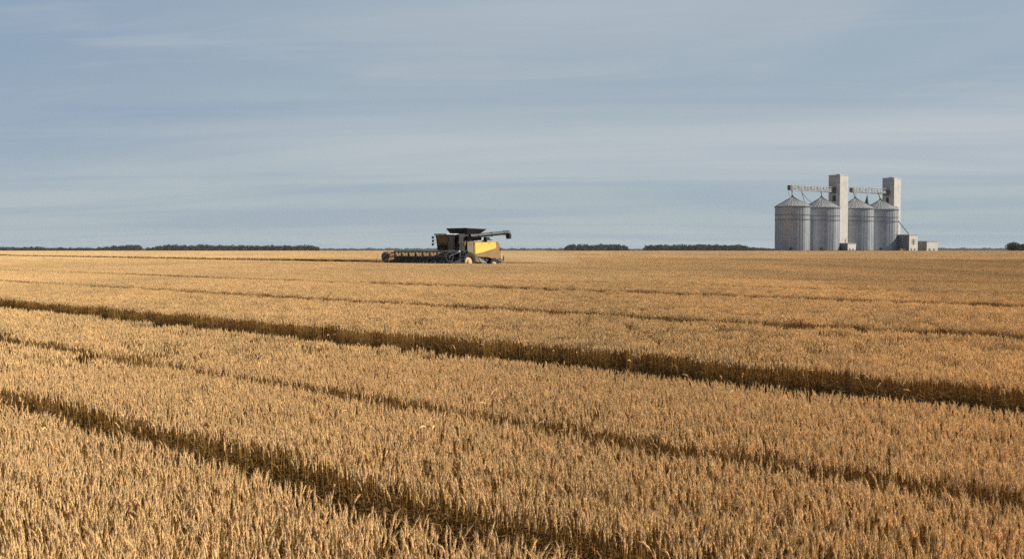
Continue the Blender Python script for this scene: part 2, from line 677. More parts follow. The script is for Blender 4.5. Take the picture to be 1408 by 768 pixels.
# single plants close to the camera
p, r = scatter(760, NEAR_D + .5, 1.6, NEAR_D, 0.0)
dn = vnoise(p, r * .5, 3, .45) * .6 + vnoise(p, r * .4, 4, 1.3) * .4
k = rng.random(len(p)) < np.clip(.88 + (dn - .45) * 1.0, .6, 1.0)
p, r, dn = p[k], r[k], dn[k]
n = len(p)
hf = height_factor(p, r) + rng.normal(0, .022, n)
tilt = rng.normal(0, .055, (n, 2))
tilt[:, 0] += (vnoise(p, r, 21, 1.1) - .5) * .22
tilt[:, 1] += (vnoise(p, r, 22, 1.1) - .5) * .22
push(p, r, np.stack([tilt[:, 0], tilt[:, 1], rng.uniform(0, 6.28, n)], 1), np.stack([np.ones(n) * 1.05, np.ones(n) * 1.05, hf], 1), rng.choice(near_ids, n), rng.random(n))
print('near plants', n)
# stray plants: mostly on the edges of the wheel tracks
n = 900
p = rng.uniform(1.6, 14, n)
r = rng.uniform(-14, 14, n)
vis, d = visible(p, r)
g_edge = np.zeros(n, bool)
for (a, b, _) in GRO[:3]:
    g_edge |= (np.abs(p - a) < .16) | (np.abs(p - b) < .16) | ((p > a) & (p < b) & (rng.random(n) < .12))
ok = vis & (g_edge | (rng.random(n) < .45))
p, r = p[ok], r[ok]
n = len(p)
push(p, r, np.stack([rng.normal(0, .22, n), rng.normal(0, .22, n), rng.uniform(0, 6.28, n)], 1), np.stack([np.ones(n)] * 2 + [rng.uniform(.92, 1.10, n)], 1), rng.choice(bent_ids, n), rng.uniform(.9, 1.5, n))
# clumps in the middle distance
p, r = scatter(25, MID_D + 1, NEAR_D - .12, MID_D, -0.07)
dn = vnoise(p, r * .5, 3, .45) * .6 + vnoise(p, r * .4, 4, 1.3) * .4
k = rng.random(len(p)) < np.clip(.95 + (dn - .45) * .6, .82, 1.0)
p, r = p[k], r[k]
n = len(p)
hf = height_factor(p, r) + rng.normal(0, .012, n)
push(p, r, np.stack([rng.normal(0, .05, n), rng.normal(0, .05, n), rng.uniform(0, 6.28, n)], 1), np.stack([np.ones(n)] * 2 + [hf], 1), rng.choice(clump_ids, n), rng.random(n))
print('clumps', n)


def cells(size, dmin, dmax, pmax, left_ok):
    edges = [-150.0]
    for (a, b, _) in GRO:
        if (b - a) < (0.3 if size < 2 else 0.9):
            continue
        edges += [a, b]
    edges.append(pmax)
    PP, RR, SP = [], [], []
    for a, b in zip(edges[::2], edges[1::2]):
        m = max(1, round((b - a) / size))
        w = (b - a) / m
        rr_ = np.arange(-dmax, dmax * 1.3, size)
        for i in range(m):
            pc = a + (i + .5) * w
            off = rng.uniform(0, size)
            PP.append(np.full(len(rr_), pc))
            RR.append(rr_ + off)
            SP.append(np.full(len(rr_), w / size))
    p, r, sp = np.concatenate(PP), np.concatenate(RR), np.concatenate(SP)
    vis, d = visible(p, r, 6 + size)
    Y = p * PS + r * PC
    ok = vis & (d > dmin) & (d < dmax) & (Y < 474)
    return p[ok], r[ok], sp[ok]


def swath(size, dmin, dmax):
    m = round(14.0 / size)
    w = 14.0 / m
    pc, rr_ = np.meshgrid(70.5 + (np.arange(m) + .5) * w, np.arange(-dmax, dmax * 1.3, size))
    p, r = pc.ravel(), rr_.ravel() + 0.0
    vis, d = visible(p, r, 6 + size)
    ok = vis & (d > dmin) & (d < dmax)
    return p[ok], r[ok], np.full(ok.sum(), w / size)


p, r, sp = cells(1.0, MID_D - .45, FAR_D + 4, 160, .0)
p2, r2, sp2 = swath(1.0, MID_D, 260)
p, r, sp = np.concatenate([p, p2]), np.concatenate([r, r2]), np.concatenate([sp, sp2])
stub = (np.arange(len(p)) >= len(p) - len(p2)) & (r > 68)     # already cut behind and left of the machine
n = len(p)
hf = 1 + (vnoise(p, r * .3, 2, 2.4) - .5) * .045 + (vnoise(p, r, 9, 1.0) - .5) * .025
hf = np.where(stub, .16, hf)
push(p, r, np.stack([np.zeros(n), np.zeros(n), TH + math.pi * rng.integers(0, 2, n)], 1), np.stack([sp * 1.04, np.full(n, 1.04), hf], 1), rng.choice(patch_ids, n), .3 + .4 * rng.random(n))
print('patches', n)
p, r, sp = cells(6.0, FAR_D, 640, 650, .0)
n = len(p)
hf = 1 + (vnoise(p, r * .3, 2, 15) - .5) * .035
push(p, r, np.stack([np.zeros(n), np.zeros(n), TH + math.pi * rng.integers(0, 2, n)], 1), np.stack([sp * 1.01, np.full(n, 1.01), hf], 1), rng.choice(tile_ids, n), .4 + .2 * rng.random(n))
print('tiles', n)

P_ = np.concatenate(P_)
ROT = np.concatenate(ROT)
SCL = np.concatenate(SCL)
IDX = np.concatenate(IDX)
TNT = np.concatenate(TNT)
me = bpy.data.meshes.new('ripe_wheat')
me.vertices.add(len(P_))
me.vertices.foreach_set('co', P_.astype(np.float32).ravel())
for nm, ty, arr in (('rot', 'FLOAT_VECTOR', ROT), ('scl', 'FLOAT_VECTOR', SCL)):
    a = me.attributes.new(nm, ty, 'POINT')
    a.data.foreach_set('vector', arr.astype(np.float32).ravel())
a = me.attributes.new('pick', 'INT', 'POINT')
a.data.foreach_set('value', IDX.astype(np.int32))
a = me.attributes.new('tint', 'FLOAT', 'POINT')
a.data.foreach_set('value', TNT.astype(np.float32))
me.materials.append(M['wheat'])
wheat = bpy.data.objects.new('ripe_wheat', me)
COL.objects.link(wheat)
tag(wheat, 'ripe golden wheat crop covering the whole field, cut by dark wheel tracks', 'wheat', kind='stuff')
gt = bpy.data.node_groups.new('plant the field', 'GeometryNodeTree')
gt.interface.new_socket('Geometry', in_out='INPUT', socket_type='NodeSocketGeometry')
gt.interface.new_socket('Geometry', in_out='OUTPUT', socket_type='NodeSocketGeometry')
gi = gt.nodes.new('NodeGroupInput')
go = gt.nodes.new('NodeGroupOutput')
ip = gt.nodes.new('GeometryNodeInstanceOnPoints')
ci = gt.nodes.new('GeometryNodeCollectionInfo')
ci.inputs['Collection'].default_value = protos
ci.inputs['Separate Children'].default_value = True
ci.inputs['Reset Children'].default_value = True


def named(nm, ty):
    n_ = gt.nodes.new('GeometryNodeInputNamedAttribute')
    n_.data_type = ty
    n_.inputs['Name'].default_value = nm
    return n_.outputs['Attribute']


gl = gt.links.new
gl(gi.outputs[0], ip.inputs['Points'])
gl(ci.outputs[0], ip.inputs['Instance'])
ip.inputs['Pick Instance'].default_value = True
gl(named('pick', 'INT'), ip.inputs['Instance Index'])
e2r = gt.nodes.new('FunctionNodeEulerToRotation')
gl(named('rot', 'FLOAT_VECTOR'), e2r.inputs[0])
gl(e2r.outputs[0], ip.inputs['Rotation'])
gl(named('scl', 'FLOAT_VECTOR'), ip.inputs['Scale'])
gl(ip.outputs[0], go.inputs[0])
md = wheat.modifiers.new('plant the field', 'NODES')
md.node_group = gt

# rough grass at the far edge of the wheat
G = Geo()
rnd = np.random.default_rng(3)
for k in range(9000):
    x = rnd.uniform(-340, 420)
    y = rnd.uniform(476, 486)
    h = rnd.uniform(.7, 1.15) * (1.0 + .15 * math.sin(x * .05))
    w = rnd.uniform(.1, .3)
    a = rnd.uniform(0, 3.14)
    c, s = math.cos(a) * w, math.sin(a) * w
    z0 = float(terr(y))
    t0, t1 = rnd.normal(0, .1, 2)
    G.add([(x - c, y - s, z0), (x + c, y + s, z0), (x + c * .6 + t0, y + s * .6 + t1, z0 + h), (x - c * .6 + t0, y - s * .6 + t1, z0 + h * .95)], [(0, 1, 2, 3)], (1, 1, 1))
me = np_mesh('rough_grass', G.v, G.f, M['rough_grass'])
o = bpy.data.objects.new('rough_grass', me)
COL.objects.link(o)
tag(o, 'thin dark strip of rough grass along the far edge of the wheat', 'grass', kind='stuff')


# ------------------------------------------------------------------ trees
def crown_geo(G, c, rx, rz, n, q, rnd):
    d = rnd.normal(0, 1, (n, 3))
    d /= np.linalg.norm(d, axis=1)[:, None]
    rad = rnd.uniform(.35, 1.0, n) ** .5
    lump = 1 + .22 * np.sin(d[:, 0] * 4 + c[0]) * np.cos(d[:, 2] * 5 + c[1])
    P = np.array(c) + d * (rad * lump)[:, None] * np.array((rx, rx, rz))
    for pnt in P:
        nrm = rnd.normal(0, 1, 3)
        x, y = frame(nrm)
        s = q * rnd.uniform(.6, 1.3)
        a = rnd.uniform(.5, 1)
        G.add([pnt - x * s - y * s * a * .4, pnt + x * s * .2 - y * s * a, pnt + x * s + y * s * a * .3, pnt - x * s * .1 + y * s * a], [(0, 1, 2, 3)], (1, 1, 1))


def wood(label, D, x0, x1, prof, q=0.75, n=230, depth=30, space=5.5, seed=1, name='far_wood', m='leaf'):
    """prof(t) gives the top of the trees as a photo row"""
    rnd = np.random.default_rng(seed)
    G = Geo()
    X0, X1 = px(x0, D), px(x1, D)
    cnt = max(2, int((X1 - X0) / space))
    z0 = float(terr(D))
    for row in range(3):
        for i in range(cnt):
            t = (i + rnd.uniform(.2, .8)) / cnt
            X = X0 + t * (X1 - X0)
            Y = D + row * depth / 3 + rnd.uniform(-3, 3)
            top = pz(prof(t), D) - z0
            h = top * rnd.uniform(.74, 1.07)
            rx = space * rnd.uniform(.6, .95)
            crown_geo(G, (X, Y, z0 + h * .56), rx, h * .46, n, q, rnd)
            G.add([(X - .25, Y, z0), (X + .25, Y, z0), (X + .1, Y, z0 + h * .5), (X - .1, Y, z0 + h * .5)], [(0, 1, 2, 3)], (1, 1, 1))
            crown_geo(G, (X + rnd.uniform(-2, 2), Y - 3, z0 + h * .25), rx, h * .28, n // 2, q, rnd)
    me = np_mesh(name, G.v, G.f, M[m])
    o = bpy.data.objects.new(name, me)
    COL.objects.link(o)
    return tag(o, label, 'wood', kind='stuff')


def ends(top, low, e=.06):
    return lambda t: low + (top - low) * min(1, min(t, 1 - t) / e) ** .6 + .5 * math.sin(t * 31) * .5


wood('low dark tree belt at the far left edge of the horizon', 1500, -60, 57, lambda t: 339.6 + .6 * math.sin(t * 19), seed=1)
wood('thin low hedge of trees second from the left on the horizon', 1500, 61, 122, lambda t: 340.6 + .5 * math.sin(t * 17), seed=2)
wood('short dark wood rising to the right, left of the longest wood', 1500, 124, 189, lambda t: 341 - 4.2 * min(1, max(0, t - .05) * 1.6) + .4 * math.sin(t * 25), seed=3)
wood('longest dark wood on the horizon, left of the combine', 1500, 200, 435, lambda t: (ends(336.3, 342, .12)(t) if t < .5 else ends(337.2, 341, .03)(t)) + .3 * math.sin(t * 60), seed=4)
wood('short flat topped dark wood right of the combine', 1450, 777, 861, ends(335.8, 339.5, .08), seed=5)
wood('long dark wood left of the silos', 1450, 888, 1028, ends(336.0, 339, .06), seed=6)
wood('low tail of bushes running from the long wood to the silos', 1700, 1026, 1066, lambda t: 339.2 + 2.6 * t, seed=7)


def far_belt(label, x0, x1, base, amp, seed, D=4200):
    return wood(label, D, x0, x1, lambda t: base + amp * math.sin(t * 23 + seed) * math.sin(t * 61 + seed), q=2.6, n=60, depth=60, space=16, seed=seed, name='distant_treeline')


far_belt('hazy blue treeline far behind the combine header', 436, 610, 341.6, .8, 11)
far_belt('hazy blue treeline behind the dust right of the combine', 680, 780, 341.6, .8, 12)
far_belt('faint treeline in the gap between the two woods', 860, 890, 342.2, .3, 13)
far_belt('hazy blue treeline between the last shed and the dark tree', 1278, 1470, 341.2, 1.0, 14)
far_belt('faint treeline behind the woods at the far left', -60, 210, 341.8, .6, 15)


def tree(label, X, Y, h, rx, seed):
    rnd = np.random.default_rng(seed)
    z0 = float(terr(Y))
    root = empty('tree', (X, Y, z0))
    tag(root, label, 'tree', 'dark trees at the right edge of the field')
    G = Geo()
    for i in range(9):
        a = i / 9 * 6.28
        rr_ = rx * rnd.uniform(.25, .6)
        crown_geo(G, (math.cos(a) * rr_, math.sin(a) * rr_, h * rnd.uniform(.3, .62)), rx * .5, h * .33, 260, .28, rnd)
    crown_geo(G, (0, 0, h * .66), rx * .62, h * .34, 700, .28, rnd)
    me = np_mesh('crown', G.v, G.f, M['leaf_near'])
    o = bpy.data.objects.new('crown', me)
    COL.objects.link(o)
    o.parent = root
    mb = MB()
    mb.tube([(0, 0, -.1), (.1, 0, h * .3), (-.1, .1, h * .7)], [.35, .25, .08], 8)
    for i in range(6):
        a = i * 1.05
        mb.tube([(0, 0, h * .25), (math.cos(a) * rx * .4, math.sin(a) * rx * .4, h * .5)], [.14, .04], 6)
    mb.build('trunk', M['bark'], root)


tree('dark round topped tree at the right end of the horizon, taller of the two', px(1394, 620), 620, 6.3, 5.6, 31)
tree('lower dark tree on the right frame edge, shorter of the two', px(1410, 628), 628, 5.3, 6.0, 32)

# ------------------------------------------------------------------ silos


def silo(label, zx, D, rpx, eave_y, peak_y, platform=False, rot=0.0):
    X = px(1050 + zx / 5.632, D)
    r = rpx / 5.632 / F * D
    z0 = float(terr(D))
    eave = pz(225 + eave_y / 5.632, D) - z0
    peak = pz(225 + peak_y / 5.632, D) - z0
    t = empty('grain_silo', (X, D, z0), rot)
    tag(t, label, 'silo', 'four steel grain silos')
    SEG = 96
    mb = MB()
    prof = []
    # corrugated sheet courses, slightly stepped
    nc = 18
    for i in range(nc + 1):
        z = eave * i / nc
        prof.append((r, z))
    mb.lathe(prof, SEG)
    mb.build('wall', M['galv'], t)
    mb = MB()                                          # vertical posts on the outside of the sheet
    for k in range(36):
        a = 2 * math.pi * k / 36
        c, s = math.cos(a), math.sin(a)
        w = .10
        p0 = Vector((c * (r + .03), s * (r + .03), 0))
        tx = Vector((-s, c, 0)) * w
        ox = Vector((c, s, 0)) * .07
        pts = [p0 - tx, p0 + tx, p0 + tx + ox, p0 - tx + ox]
        mb.hexa([p for p in pts] + [p + Vector((0, 0, eave - .15)) for p in pts])
    mb.build('wall_posts', M['galv'], t)
    for zf_ in (.815, .715):
        mb = MB()
        mb.lathe([(r + .2, -.10), (r + .34, -.10), (r + .34, .10), (r + .2, .10)], 64, closed=True, c=(0, 0, eave * zf_))
        mb.build('wind_ring', M['galv_dark'], t)
    mb = MB()
    mb.lathe([(r + .35, eave - .12), (r + .42, eave), (r * .55, eave + (peak - eave) * .47), (.75, peak - .45), (.75, peak - .4)], SEG, rib=.05)
    rf = mb.build('roof', M['galv_roof'], t)
    mb = MB()
    for k in range(30):                                # standing seams
        a = 2 * math.pi * k / 30
        c, s = math.cos(a), math.sin(a)
        mb.tube([(c * (r + .4), s * (r + .4), eave + .05), (c * r * .55, s * r * .55, eave + (peak - eave) * .47 + .07), (c * .8, s * .8, peak - .4)], .07, 4)
    mb.build('roof_seams', M['galv_roof'], rf)
    mb = MB()
    mb.lathe([(.85, peak - .45), (.85, peak - .05), (.4, peak + .35), (.4, peak + .6)], 16)
    mb.build('roof_cap', M['galv_dark'], rf)
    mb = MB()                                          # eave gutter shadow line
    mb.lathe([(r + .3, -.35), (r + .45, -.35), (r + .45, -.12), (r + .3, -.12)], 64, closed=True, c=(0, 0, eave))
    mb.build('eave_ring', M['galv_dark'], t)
    # ladder on the side turned to the field
    a = R(-68)
    c, s = math.cos(a), math.sin(a)
    mb = MB()
    tx, ty = -s * .25, c * .25
    bx_, by_ = c * (r + .42), s * (r + .42)
    for q in (-1, 1):
        mb.tube([(bx_ + tx * q, by_ + ty * q, .3), (bx_ + tx * q, by_ + ty * q, eave + .6)], .05, 5)
    zz_ = .5
    while zz_ < eave:
        mb.tube([(bx_ - tx, by_ - ty, zz_), (bx_ + tx, by_ + ty, zz_)], .03, 4)
        zz_ += .6
    mb.build('ladder', M['galv_dark'], t)
    mb = MB()
    a = R(-110)
    c, s = math.cos(a), math.sin(a)
    p0 = Vector((c * (r + .05), s * (r + .05), 0))
    tx = Vector((-s, c, 0)) * .7
    ox = Vector((c, s, 0)) * .25
    pts = [p0 - tx, p0 + tx, p0 + tx + ox, p0 - tx + ox]
    mb.hexa([p + Vector((0, 0, .3)) for p in pts] + [p + Vector((0, 0, 2.5)) for p in pts])
    mb.build('door', M['galv_dark'], t)
    if platform:
        mb = MB()
        xx = r * .86
        mb.box(xx - .9, xx + .9, -2.6, -1.2, eave + .35, eave + .5)
        for ax in (xx - .85, xx, xx + .85):
            for ay in (-2.55, -1.25):
                mb.box(ax - .05, ax + .05, ay - .05, ay + .05, eave - .3, eave + 1.6)
        mb.box(xx - .9, xx + .9, -2.6, -2.52, eave + 1.5, eave + 1.6)
        mb.box(xx - .9, xx + .9, -1.28, -1.2, eave + 1.5, eave + 1.6)
        mb.box(xx - .5, xx + .5, -2.2, -1.5, eave + .5, eave + 1.2)
        mb.build('roof_platform', M['galv_dark'], t)
    return X, D, r, z0 + peak


S1 = silo('galvanised grain silo standing leftmost in the row', 221, 500, 131, 333, 254)
S2 = silo('galvanised grain silo touching the left side of the taller tower', 445, 513, 134, 343, 258, rot=.05)
S3 = silo('galvanised grain silo right behind the taller tower and its low shed', 705, 534, 138, 350, 264, rot=.02)
S4 = silo('galvanised grain silo in front of the second tower, small platform on its eave', 900, 549, 129, 357, 276, platform=True, rot=.04)


def tower(label, zx, D, side, alpha, top_y, doors, opening):
    X = px(1050 + zx / 5.632, D)
    z0 = float(terr(D))
    H = pz(225 + top_y / 5.632, D) - z0
    # local +x runs along the sunlit face, local +y along the shaded one, origin at the near corner
    t = empty('elevator_tower', (X, D, z0), alpha - math.atan2(X, D))
    tag(t, label, 'tower', 'two concrete elevator towers')
    mb = MB()
    mb.box(0, side, 0, side, 0, H - .35)
    mb.build('shaft', M['concrete'], t)
    mb = MB()
    mb.box(-.12, side + .12, -.12, side + .12, H - .35, H)
    mb.build('roof_slab', M['concrete'], t)
    mb = MB()
    mb.box(side * .62, side * .9, side * .5, side * .8, H, H + .7)
    mb.build('roof_vent', M['concrete'], t)
    for (u0, u1, z0_, z1_) in opening:                 # on the shaded face (x = 0), y runs away from the camera
        mb = MB()
        mb.box(-.22, .05, u0, u1, z0_, z1_)
        mb.build('hatch', M['void'], t)
    if doors:
        mb = MB()
        mb.box(side * .62, side * .82, -.08, .04, .1, 2.4)
        mb.build('door', M['galv_dark'], t)
        mb = MB()
        mb.box(side * .66, side * .74, -.12, .04, 4.6, 7.0)
        mb.build('vent_panel', M['galv_dark'], t)
    mb = MB()                                          # formwork joints
    zq = 3.4
    while zq < H - 1:
        mb.box(-.02, side + .02, -.02, side + .02, zq, zq + .05)
        zq += 3.4
    mb.build('joint_bands', M['concrete'], t)
    return X, D, z0, H


AL1 = math.atan2(5.7, 4.1)
T1 = tower('tall pale concrete elevator tower, the taller and nearer of the two', 586, 518, 7.0, AL1, 85, True,
           [(2.6, 4.4, 26.6, 29.6)])
AL2 = math.atan2(6.2, 3.5)
T2 = tower('second concrete elevator tower, farther right with small square hatch high up', 1005, 555, 7.1, AL2, 108, False,
           [(2.6, 3.6, 33.0, 34.3), (3.2, 4.6, 27.4, 30.4)])


def conveyor(label, A, B, half, n, spouts, lab_lines=()):
    A, B = Vector(A), Vector(B)
    d = B - A
    Lg = d.length
    t = empty('conveyor_bridge', A, math.atan2(d.y, d.x))
    tag(t, label, 'conveyor', 'two conveyor bridges above the silos')
    h = half
    mb = MB()
    for (y, z) in ((-.8, -h), (.8, -h), (-.8, h), (.8, h)):
        mb.tube([(0, y, z), (Lg, y, z + B.z - A.z)], .13, 6)
    for i in range(n + 1):
        x = Lg * i / n
        for y in (-.8, .8):
            mb.tube([(x, y, -h), (x, y, h)], .08, 5)
            if i < n:
                x2 = Lg * (i + 1) / n
                mb.tube([(x, y, -h), (x2, y, h)] if i % 2 else [(x, y, h), (x2, y, -h)], .07, 5)
        mb.tube([(x, -.8, -h), (x, .8, -h)], .07, 5)
    mb.build('truss', M['palegrey'], t)
    mb = MB()
    mb.box(.1, Lg - .1, -.62, .62, -h * .55, h * .75)
    mb.build('belt_casing', M['galv'], t)
    mb = MB()
    mb.box(-.1, Lg, -.95, -.88, h + .55, h + .62)
    for i in range(n + 1):
        x = Lg * i / n
        mb.box(x - .04, x + .04, -.95, -.88, h, h + .6)
    mb.build('handrail', M['galv_dark'], t)
    mb = MB()
    mb.box(-1.5, .1, -.95, .95, -h - .05, h + .05, bev=.08)
    mb.build('drive_housing', M['galv_dark'], t)
    mb = MB()
    mb.box(Lg - 2.2, Lg + .1, -1.1, 1.1, -h - .5, h + .1, bev=.05)
    mb.build('end_housing', M['galv_dark'], t)
    inv = Matrix.Rotation(-math.atan2(d.y, d.x), 4, 'Z')
    for pts, rr_ in spouts:
        mb = MB()
        mb.tube([inv @ (Vector(p) - A) for p in pts], rr_, 8)
        mb.build('spout', M['galv_dark'], t)
    return t


def at(zx, zy, D):
    return (px(1050 + zx / 5.632, D), D, pz(225 + zy / 5.632, D))


def zrow(zy, D):
    return pz(225 + zy / 5.632, D)


# conveyor one: from beyond silo 1 to the shaded face of tower one, passing over both peaks
C1a = at(205, 187, 498.5)
face1 = Matrix.Rotation(AL1 - math.atan2(T1[0], T1[1]), 3, 'Z') @ Vector((0, 3.5, 0)) + Vector((T1[0], T1[1], 0))
C1b = (face1.x, face1.y, zrow(204, face1.y))
conveyor('lattice conveyor bridge over the two left silos, ending in the taller tower', C1a, C1b, 1.15, 14, [
    ([(S1[0] - .5, S1[1] - .3, zrow(203, 500)), (S1[0] - .3, S1[1], S1[3] + .2)], .22),
    ([at(285, 205, 503), at(303, 262, 503), (px(1050 + 326 / 5.632, 501), 502, zrow(316, 501))], .16),
    ([at(292, 222, 504), at(330, 272, 507), at(372, 304, 510)], .13),
    ([at(438, 212, 512.5), (S2[0], S2[1], S2[3] + .2)], .24),
    ([at(190, 205, 499), at(188, 232, 499), at(200, 254, 499.5), at(216, 258, 500)], .08)])
C2a = at(682, 205, 532.5)
face2 = Matrix.Rotation(AL2 - math.atan2(T2[0], T2[1]), 3, 'Z') @ Vector((0, 3.9, 0)) + Vector((T2[0], T2[1], 0))
C2b = (face2.x, face2.y, zrow(211, face2.y))
conveyor('lattice conveyor bridge over the two right silos, ending in the second tower', C2a, C2b, 1.15, 12, [
    ([at(690, 225, 533.5), at(697, 250, 534), (S3[0] - .4, S3[1], S3[3] + .2)], .2),
    ([at(708, 225, 534), (S3[0] + .3, S3[1], S3[3] + .2)], .1),
    ([at(884, 228, 547), at(893, 262, 548.5), (S4[0], S4[1], S4[3] + .2)], .24)])

# narrow steel stack with a pointed, hollow curved top, seen between the two right silo roofs
D = 568
t = empty('steel_stack', (px(1050 + 797 / 5.632, D), D, float(terr(D))))
tag(t, 'narrow dark steel stack with a needle pointed top between the two right silo roofs', 'stack')
zt = zrow(238, D) - float(terr(D))
zb = zrow(326, D) - float(terr(D))
mb = MB()
mb.lathe([(1.9, 0), (1.9, zb)], 20)
mb.build('shaft', M['galv_dark'], t, True)
mb = MB()
mb.lathe([(2.15, zb), (1.6, zb + (zt - zb) * .18), (.85, zb + (zt - zb) * .5), (.38, zb + (zt - zb) * .8), (.12, zt)], 20)
mb.build('pointed_top', M['galv_dark'], t, True)


def shed(label, zx_corner, D, wl, wr, top_y, marks=True, skirt=False, ang=math.atan2(5.7, 4.1)):
    """near corner at zx_corner, shaded face wl zoom px wide, lit face wr"""
    X = px(1050 + zx_corner / 5.632, D)
    s = 5.632 * F / D
    a = wr / s / math.cos(ang)
    b = wl / s / math.sin(ang)
    z0 = float(terr(D))
    H = pz(225 + top_y / 5.632, D) - z0
    t = empty('storage_shed', (X, D, z0), ang - math.atan2(X, D))
    tag(t, label, 'shed', 'low white sheds by the silos')
    mb = MB()
    mb.box(0, a, 0, b, 0, H - .3)
    mb.build('wall', M['shed'], t)
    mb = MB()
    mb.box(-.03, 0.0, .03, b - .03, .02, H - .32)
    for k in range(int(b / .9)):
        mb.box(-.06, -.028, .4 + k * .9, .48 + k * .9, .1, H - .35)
    mb.build('shade_cladding', M['shed_shade'], t)  # thin sheet over the shaded face, its shade painted by a darker colour
    mb = MB()
    for k in range(int(a / .9)):
        mb.box(.4 + k * .9, .48 + k * .9, -.03, .0, .1, H - .35)
    mb.build('front_battens', M['shed'], t)
    mb = MB()
    mb.hexa([(-.2, -.2, H - .3), (a + .2, -.2, H - .3), (a + .2, b + .2, H - .3), (-.2, b + .2, H - .3), (-.2, -.2, H - .05), (a + .2, -.2, H - .05), (a + .2, b + .2, H + .15), (-.2, b + .2, H + .15)])
    mb.build('roof', M['shed_roof'], t)
    if marks:
        mb = MB()
        mb.box(a * .18, a * .34, -.07, .02, .1, 2.1)
        mb.build('door', M['galv_dark'], t)
        mb = MB()
        mb.box(a * .58, a * .72, -.06, .02, 1.1, 1.9)
        mb.build('window', M['void'], t)
    if skirt:
        mb = MB()
        for k in range(3):
            mb.box(a * .3, a * .7, -.12, .02, H * (.48 + .09 * k), H * (.48 + .09 * k) + .28)
        mb.box(a * .47, a * .53, -.14, .02, H * .42, H * .76)
        mb.build('vent_louvre', M['galv_dark'], t)
    return X, z0, H


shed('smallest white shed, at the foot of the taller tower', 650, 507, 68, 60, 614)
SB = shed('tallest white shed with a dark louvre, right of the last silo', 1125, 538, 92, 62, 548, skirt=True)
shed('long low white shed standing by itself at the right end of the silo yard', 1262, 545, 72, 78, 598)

# chute from silo four down to the shed
mb = MB()
mb.tube([at(1031, 432, 546), at(1075, 488, 543.5), (px(1050 + 1122 / 5.632, 541), 541, SB[1] + SB[2] + .3)], .26, 8)
o = mb.build('grain_chute', M['galv_dark'])
tag(o, 'thin dark pipe slanting from the last silo down to the tall shed roof', 'chute')
# straw bales before the shed
for i, (zx, dd, lab) in enumerate(((1062, 531, 'round straw bale in front of the tall shed, left of the pair'), (1083, 532, 'round straw bale in front of the tall shed, right of the pair'))):
    X = px(1050 + zx / 5.632, dd)
    mb = MB()
    mb.lathe([(.8, -.6), (.95, -.5), (.95, .5), (.8, .6)], 20, axis='Y')
    o = mb.build('straw_bale', M['straw'])
    o.location = (X, dd, float(terr(dd)) + .94)
    o.rotation_euler = (0, 0, .3 - i * .5)
    tag(o, lab, 'bale', 'round bales by the shed')

# ------------------------------------------------------------------ combine harvester
HD = 107.0
PHI = R(45)
cx = px(510 + 800 / 6.705, HD)
root = empty('combine_harvester', (cx, HD, float(terr(HD))), math.pi + PHI)
tag(root, 'dark and yellow combine harvester cutting wheat with a wide reel header', 'combine harvester')

# local axes: +x forward, +y the machine's left (the sunlit side turned to us), +z up
mb = MB()
mb.box(-4.75, .95, -1.35, 1.30, 1.25, 3.05, bev=.05)
mb.box(-3.9, 1.2, -.9, .9, .75, 1.35)
mb.box(.3, 1.0, -1.3, 1.3, 2.9, 3.9, bev=.04)
mb.box(-2.4, .3, -1.3, 1.2, 2.9, 3.95, bev=.04)
mb.build('body', M['body'], root)
mb = MB()
mb.box(-4.7, -.1, .5, 1.38, 3.07, 3.25, bev=.04)
mb.box(-4.6, -2.5, -1.2, .6, 3.07, 3.42, bev=.06)
for k in range(7):
    mb.box(-4.5 + k * .28, -4.36 + k * .28, -1.0, .4, 3.42, 3.46)
mb.build('engine_deck', M['palegrey'], root)
# shaped side panel with its yellow field
mb = MB()
mb.prism([(-.95, 3.14), (-1.02, 1.70), (-1.5, 1.50), (-3.0, 1.45), (-4.35, 1.18), (-4.72, 1.3), (-4.80, 2.9), (-4.45, 3.20)], 1.38, 1.50)
sp_ = mb.build('side_panel', M['tan'], root)
mb = MB()
mb.prism([(-1.15, 3.02), (-1.18, 1.78), (-2.4, 2.0), (-4.25, 2.42), (-4.3, 3.10), (-2.8, 3.06)], 1.503, 1.53)
tag(mb.build('yellow_field', M['yellow'], sp_), 'bright yellow sloping field of the side panel')
mb = MB()
for k in range(4):
    mb = MB()
    mb.tube([(-1.1 - k * 1.05, 1.545, 3.0), (-1.1 - k * 1.05, 1.545, 2.9)], .035, 6)
    mb.build('latch', M['body'], sp_)
mb = MB()
mb.prism([(-.05, 3.16), (-.05, 2.3), (-.35, 1.75), (-1.2, .95), (-1.9, .9), (-1.55, 1.45), (-.98, 1.75), (-.93, 3.14)], 1.36, 1.47)
mb.build('front_side_panel', M['olive'], root)
mb = MB()                                          # rear hood lit from the side
mb.prism([(-4.72, 3.05), (-4.72, 1.25), (-5.15, 1.35), (-5.25, 2.0), (-5.0, 2.9)], -1.3, 1.28)
mb.build('rear_hood', M['tan'], root)
mb = MB()
mb.prism([(-4.6, 1.25), (-4.6, .85), (-5.3, .75), (-5.75, .95), (-5.7, 1.15), (-5.2, 1.3)], -1.0, 1.0)
mb.tube([(-5.2, .9, 1.1), (-5.85, 1.0, .95), (-5.95, 1.0, 1.55)], .07, 8)
mb.tube([(-5.2, -.9, 1.1), (-5.85, -1.0, .95), (-5.95, -1.0, 1.55)], .07, 8)
mb.build('straw_chopper', M['body'], root)
mb = MB()
mb.box(-5.42, -5.33, .95, 1.2, 1.25, 1.75, bev=.02)
mb.build('tail_light', M['cream'], root)
mb = MB()
mb.box(-5.3, -5.05, 1.0, 1.3, 2.15, 2.5, bev=.05)
mb.build('rear_lamp_bracket', M['body'], root)
